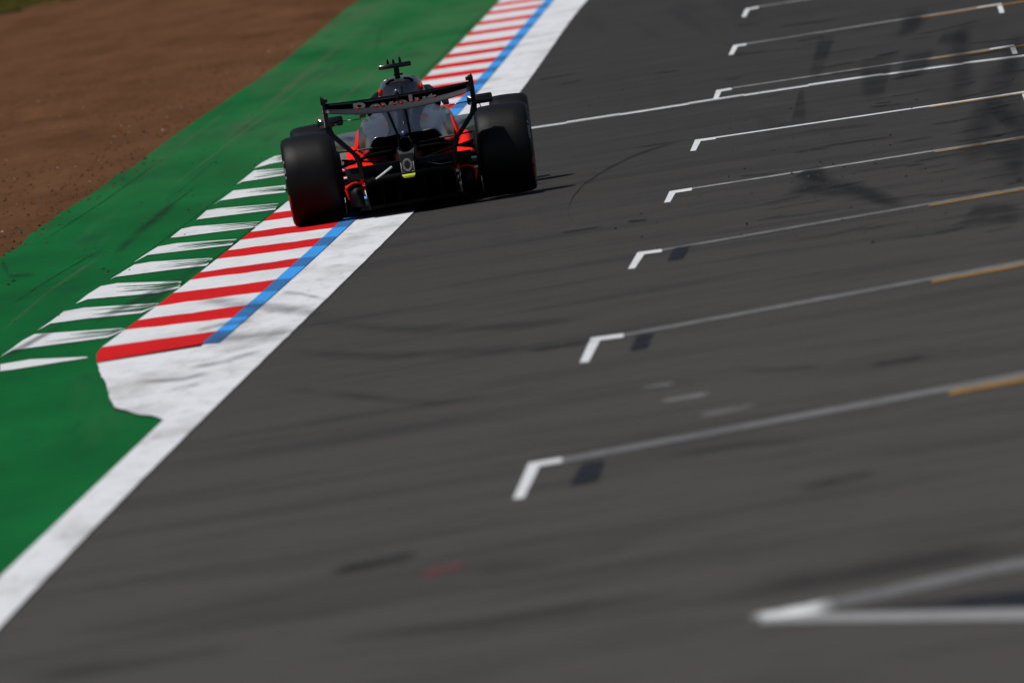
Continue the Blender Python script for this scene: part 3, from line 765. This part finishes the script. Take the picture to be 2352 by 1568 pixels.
# low cross flap under the wing
fl = [(-.50, .384), (.50, .384), (.50, .376), (.36, .300), (-.36, .300), (-.50, .376)]
part('cross_flap', loft([[(-.475, -.50, .384), (.475, -.50, .384), (.475, -.515, .384), (-.475, -.515, .384)], [(-.475, -.515, .340), (.475, -.515, .340), (.475, -.530, .340), (-.475, -.530, .340)], [(-.40, -.50, .290), (.40, -.50, .290), (.40, -.510, .290), (-.40, -.510, .290)]]), CARB, smooth=False)
part('flap_lip', tube([(-.47, -.505, .384), (0, -.505, .384), (.47, -.505, .384)], .002, 6), METAL)
# ---- crash structure, exhaust, rear light
part('gearbox', loft([[(x, -.10, z) for x, z in ((-.07, .20), (.07, .20), (.07, .44), (-.07, .44))], [(x, .9, z) for x, z in ((-.16, .10), (.16, .10), (.16, .50), (-.16, .50))]]), CARB, bevel=.01)
cs = part('crash_structure', loft([[(x*k, y, .355+(z-.355)*k) for x, z in ((-.045, .29), (.045, .29), (.060, .31), (.060, .44), (.045, .455), (-.045, .455), (-.060, .44), (-.060, .31))] for (y, k) in ((-.70, .96), (-.4, 1.1), (.0, 1.3))]), CARB)
part('gearbox_shield', plate([(-.064, .470), (-.055, .440), (-.050, .405), (-.048, .432), (.048, .432), (.052, .405), (.056, .44), (.062, .47), (.045, .462), (.02, .446), (-.02, .446), (-.045, .462)], .02, 'y', -.71), METAL, smooth=False)
ex_ = part('exhaust_pipe', tube([(0, -.62, .502), (0, .1, .50)], .052, 28, cap=False), CARBG)
so = ex_.modifiers.new('thick', 'SOLIDIFY'); so.thickness = .004
part('exhaust_bore', tube([(0, -.5, .502), (0, -.49, .502)], .048, 24), BLK, ex_)
part('wastegate_cap', tube([(0, -.30, .565), (0, -.28, .565)], .032, 20), mat('blue_anodised', (.02, .035, .10), .4, metal=.3))
def rrect(w_, h, r, cx=0, cz=0, n=5):
    P = []
    for (sx, sz, a0) in ((1, 1, 0), (-1, 1, 90), (-1, -1, 180), (1, -1, 270)):
        for i in range(n+1):
            t = math.radians(a0+90*i/n); P.append((cx+sx*(w_/2-r)+r*math.cos(t), cz+sz*(h/2-r)+r*math.sin(t)))
    return P
lt = part('rear_light', plate(rrect(.108, .150, .022, -.006, .358), .035, 'y', -.742), CARBG, bevel=.003, smooth=False)
def ell(rx, rz, cx, cz, n=28): return [(cx+rx*math.cos(2*math.pi*i/n), cz+rz*math.sin(2*math.pi*i/n)) for i in range(n)]
vs, fs = [], []
LEDM = mat('led_lens', (.62, .56, .55), .3)
for ring, (rx, rz, n) in enumerate(((.0285, .0405, 22), (.0345, .0465, 26), (.0245, .0355, 18))):
    for i in range(n):
        t = 2*math.pi*(i+.5*ring)/n; cx, cz = -.006+rx*math.cos(t), .352+rz*math.sin(t); b = len(vs); q = .0022
        vs += [(cx-q, -.7615, cz-q), (cx+q, -.7615, cz-q), (cx+q, -.7615, cz+q), (cx-q, -.7615, cz+q), (cx-q, -.759, cz-q), (cx+q, -.759, cz-q), (cx+q, -.759, cz+q), (cx-q, -.759, cz+q)]
        fs += [(b, b+1, b+2, b+3), (b, b+4, b+5, b+1), (b+1, b+5, b+6, b+2), (b+2, b+6, b+7, b+3), (b+3, b+7, b+4, b)]
part('led_ring', mesh(vs, fs), LEDM, lt, smooth=False)
for sd in (-1, 1):
    part('light_bracket', tube([(sd*.047-.006, -.764, .372), (sd*.047-.006, -.764, .300), (sd*.028-.006, -.764, .299)], .0032, 6), mat('bracket_grey', (.30, .30, .31), .5), lt)
part('yellow_lip', loft([[(x-.006, y, z) for x, y, z in ((-.050, -.765, .283), (.050, -.765, .283), (.050, -.70, .283), (-.050, -.70, .283))], [(x-.006, y, z) for x, y, z in ((-.046, -.775, .272), (.046, -.775, .272), (.046, -.70, .272), (-.046, -.70, .272))], [(x-.006, y, z) for x, y, z in ((-.038, -.760, .257), (.038, -.760, .257), (.038, -.70, .257), (-.038, -.70, .257))]]), YELP, lt, smooth=False, label='bright yellow lip under the rear light')

# ---- rear wing
RW = bpy.data.objects.new('rear_wing', None)
def wing(span, n, f, y0, y1, th):
    """lofted wing element: f(x) -> (z of trailing lower edge, z of upper edge)"""
    secs = []
    for i in range(n+1):
        x = -span + 2*span*i/n; z0, z1 = f(x); s_ = []
        for (u, v) in ((0, 0), (.15, -.35), (.4, -.5), (.7, -.35), (1, 0), (.7, .4), (.4, .5), (.15, .55)):
            # u: leading (front, low) -> trailing (rear, high)
            y = y0 + (y1-y0)*u; z = z0 + (z1-z0)*(u**1.4) + v*th
            s_.append((x, y, z))
        secs.append(s_)
    return loft(secs)
def droop(x): return (1-(abs(x)/.55)**2.2)
mp = part('main_plane', wing(.548, 28, lambda x: (.822-.064*droop(x)+.012, .842-.048*droop(x)+.010), -.34, -.60, .030), BODY)
secs = []
for i in range(31):
    x = -.548+1.096*i/30; q = droop(x); zt = .853-.042*q; zb = .824-.062*q
    secs.append([(x, -.60, zt-.004), (x, -.742, zt-.002), (x, -.748, zt), (x, -.752, zt-.002), (x, -.778, zb+.004), (x, -.780, zb), (x, -.770, zb-.002), (x, -.60, zb+.010)])
part('trailing_flap', loft(secs), BAND)
up = part('upper_flap', wing(.545, 28, lambda x: (.825-.030*droop(x), .893-.014*droop(x)), -.58, -.72, .008), CARBG)
part('mid_flap', wing(.545, 28, lambda x: (.822-.035*droop(x), .868-.018*droop(x)), -.56, -.66, .006), CARB)
# lettering on the flap: real letters, slightly proud of its rear face
cu = bpy.data.curves.new('lettering', 'FONT'); cu.body = 'Revolut'; cu.size = 1.0; cu.extrude = .02; cu.offset = .022
to = bpy.data.objects.new('tmp_text', cu); COL.objects.link(to)
dg = bpy.context.evaluated_depsgraph_get(); tm = bpy.data.meshes.new_from_object(to.evaluated_get(dg)); bpy.data.objects.remove(to)
co = np.empty(len(tm.vertices)*3); tm.vertices.foreach_get('co', co); co = co.reshape(-1, 3)
mn, mx = co.min(0), co.max(0)
new = np.empty_like(co)
hx = (co[:, 0]-mn[0])/(mx[0]-mn[0]); hz = co[:, 1]/mx[1]
new[:, 0] = -.335+.625*hx
new[:, 2] = .775+.088*hz - .0*hx
new[:, 1] = -.733 + .0*hz + (co[:, 2])*.05
tm.vertices.foreach_set('co', new.reshape(-1)); tm.update()
part('lettering', tm, SILV, up, smooth=False)
for x in (-.30, -.165, -.115, -.032, .02, .10, .15, .277):
    part('flap_red_dot', tube([(x-.008, -.752, .856-.042*droop(x)), (x+.008, -.752, .856-.042*droop(x))], .0055, 10), RED, mp, label='small red dot')  # row of small red dots along the top of the trailing flap
for sd in (-1, 1):
    ep = part('endplate', plate([(-.33, .80), (-.36, .925), (-.70, .940), (-.76, .930), (-.755, .80), (-.72, .72), (-.50, .70), (-.36, .74)], .034, 'x', sd*.556), CARB, bevel=.006, smooth=False)
    part('endplate_clip', box(*sorted((sd*.520, sd*.552)), -.745, -.70, .900, .926), CARBG, ep)
    part('endplate_clip', box(*sorted((sd*.526, sd*.550)), -.75, -.72, .926, .932), SILV, ep)
    part('wing_tip_block', box(*sorted((sd*.522, sd*.553)), -.74, -.62, .835, .868), CARB, ep, bevel=.004)
    part('endplate_fin', box(*sorted((sd*.561, sd*.569)), -.76, -.70, .93, .952), CARB, ep)
    # leaning legs from the wing tip down to the diffuser
    pts_ = [(.556, .735), (.540, .665), (.455, .565), (.375, .475), (.360, .420), (.352, .300)]
    secs = []
    for i, (x, z) in enumerate(pts_):
        w_ = (.022, .030, .030, .027, .020, .016)[i]
        secs.append([(sd*(x-w_), -.60, z-.008), (sd*(x-w_*.9), -.38, z-.008), (sd*(x+w_*.9), -.38, z+.008), (sd*(x+w_), -.60, z+.008)])
    part('endplate_leg', loft(secs), CARB, ep, bevel=.006)
    if sd < 0:   # tiny white lettering line down the left endplate edge
        vs, fs = [], []
        for k in range(26):
            z = .72+.165*k/26; b = len(vs); x = -.5675; h = .0038*random.uniform(.5, 1.1); wd = .004*random.uniform(.5, 1.2)
            vs += [(x-wd, -.763, z), (x+wd, -.763, z+.001), (x+wd, -.763, z+h), (x-wd, -.763, z+h)]; fs.append((b, b+1, b+2, b+3))
        part('edge_marking', mesh(vs, fs), WHT, ep, smooth=False)
# swan-neck pylons and flap actuator
for (x0, x1) in ((-.098, -.045), (.040, .046)):
    part('wing_pylon', tube([(x0, -.46, .800), (x0*.99, -.50, .775), (x0+(x1-x0)*.5, -.46, .68), (x1, -.40, .56), (x1, -.38, .43)], .010, 8, rz=.012), CARB)
part('flap_actuator', tube([(0, -.60, .885), (0, -.66, .905), (0, -.72, .888), (0, -.74, .86)], [.010, .016, .015, .010], 12), CARBG)
part('actuator_glint', tube([(-.004, -.742, .912), (-.004, -.748, .912)], .0065, 12), WHT)  # white disc painted as the glint on top of the actuator pod
part('actuator_fairing', box(-.013, .013, -.74, -.55, .83, .90), CARB, bevel=.004)

# ---- rear suspension
for sd in (-1, 1):
    part('upper_wishbone', tube([(sd*.10, .05, .485), (sd*.30, .02, .495), (sd*.52, .0, .505)], .010, 10, rz=.006), BLK)
    part('wishbone_lit_bar', box(*sorted((sd*.255, sd*.372)), -.02, .05, .494, .504), mat('wishbone_lit_grey', (.12, .12, .13), .4), bevel=.002)  # grey bar painted as the sunlit stretch of the upper wishbone
    part('upper_wishbone', tube([(sd*.10, -.25, .46), (sd*.26, -.18, .455), (sd*.50, -.05, .395)], .016, 10, rz=.012), BLK)
    part('lower_wishbone', tube([(sd*.08, -.30, .25), (sd*.50, -.02, .20)], .012, 10, rz=.008), CARB)
    part('lower_wishbone', tube([(sd*.08, .25, .25), (sd*.50, .02, .20)], .012, 10, rz=.008), CARB)
    part('track_rod', tube([(sd*.09, .12, .36), (sd*.50, .10, .44)], .008, 8), BLK)
    part('driveshaft', tube([(sd*.08, 0, .34), (sd*.52, 0, .34)], .018, 12), CARB)
    # front suspension
    for (za, zb, dy) in ((.50, .46, .22), (.50, .46, -.25), (.26, .20, .22), (.26, .20, -.25)):
        part('front_wishbone', tube([(sd*.18, 3.4+dy, za), (sd*.62, 3.4, zb)], .014, 10, rz=.006), CARB)
    part('front_pushrod', tube([(sd*.20, 3.35, .50), (sd*.58, 3.4, .25)], .010, 8), CARB)
    # mirrors
    mi_ = part('mirror', loft([[(x, y, z) for x, z in rrect(.194, .074, .016, sd*.575, .700)] for y in (1.95, 1.97)] + [[(x, 2.06, z) for x, z in rrect(.15, .04, .012, sd*.572, .702)]]), CARBG)
    part('mirror_glass', plate(rrect(.170, .052, .010, sd*.577, .701), .004, 'y', 1.948), mat('mirror_glass', (.05, .05, .055), .12, metal=.8), mi_)
    part('mirror_stalk', tube([(sd*.34, 1.98, .688), (sd*.49, 2.0, .694)], .005, 8), BODY, mi_)
    part('mirror_stalk', tube([(sd*.565, 2.0, .675), (sd*.585, 2.0, .59)], .004, 8), CARB, mi_)
    part('shoulder_fin', plate([(sd*.300, .70), (sd*.345, .70), (sd*.342, .745), (sd*.325, .765), (sd*.288, .765), (sd*.285, .735)], .03, 'y', 1.7), BODY, bevel=.004)
# ---- camera pod on the roll hoop
part('camera_pod', loft([[(x-.017, 1.56, z) for x, z in rrect(.248, .036, .008, 0, 1.055)], [(x-.017, 1.70, z) for x, z in rrect(.240, .028, .008, 0, 1.056)]]), CARBG)
part('camera_stem', loft([[(x-.010, y, z) for x, y in ((-.020, 1.57), (.020, 1.57), (.020, 1.68), (-.020, 1.68))] for z in (.962, 1.050)]), CARB, bevel=.004, smooth=False)
part('camera_foot', tube([(-.036, 1.6, .984), (.034, 1.6, .984)], .008, 10), CARB)
for (x, h) in ((-.067, .034), (-.024, .030), (.026, .040)):
    part('camera_antenna', tube([(x, 1.60, 1.060), (x, 1.60, 1.074+h*.5), (x-.001, 1.60, 1.076+h)], [.0105, .0095, .004], 10), BLK)
# ---- headrest, cockpit, halo, nose, front wing
part('roll_hoop', loft([[(x, 1.70, z) for x, z in rrect(.30, .17, .06, 0, .875)], [(x, 1.90, z) for x, z in rrect(.26, .15, .06, 0, .87)]]), BODY)
part('cockpit_surround', loft([[(x, y, z-.02) for x, z in ((-.34, .40), (.34, .40), (.33, .66), (.20, .70), (-.20, .70), (-.33, .66))] for y in (1.75, 2.2)] + [[(x*.8, 2.9, z*.95) for x, z in ((-.34, .30), (.34, .30), (.33, .64), (.20, .68), (-.20, .68), (-.33, .64))]]), BODY, bevel=.02)
part('halo', tube([(-.26, 1.75, .72), (-.25, 1.95, .80), (-.20, 2.3, .84), (0, 2.62, .84), (.20, 2.3, .84), (.25, 1.95, .80), (.26, 1.75, .72)], .024, 12), CARB)
part('halo_pillar', tube([(0, 2.62, .83), (0, 2.72, .66)], .016, 10), CARB)
part('nose', loft([[(x*k, y, zc+z*kz) for x, z in ((-.20, -.14), (.20, -.14), (.22, .02), (.15, .12), (-.15, .12), (-.22, .02))] for (y, k, kz, zc) in ((2.85, 1.1, 1.1, .48), (3.4, .85, .95, .44), (4.0, .6, .7, .33), (4.55, .4, .4, .2))]), BODY, bevel=.03)
fw = part('front_wing', wing(.86, 20, lambda x: (.09+.03*abs(x), .11+.03*abs(x)), 4.55, 4.25, .02), CARB)
part('front_flap', wing(.86, 20, lambda x: (.14+.02*abs(x), .20+.02*abs(x)), 4.30, 4.10, .01), BODY, fw)
for sd in (-1, 1):
    part('front_endplate', plate([(4.05, .06), (4.6, .06), (4.55, .26), (4.05, .30)], .01, 'x', sd*.87), CARB, fw)
bpy.data.objects.remove(RW)
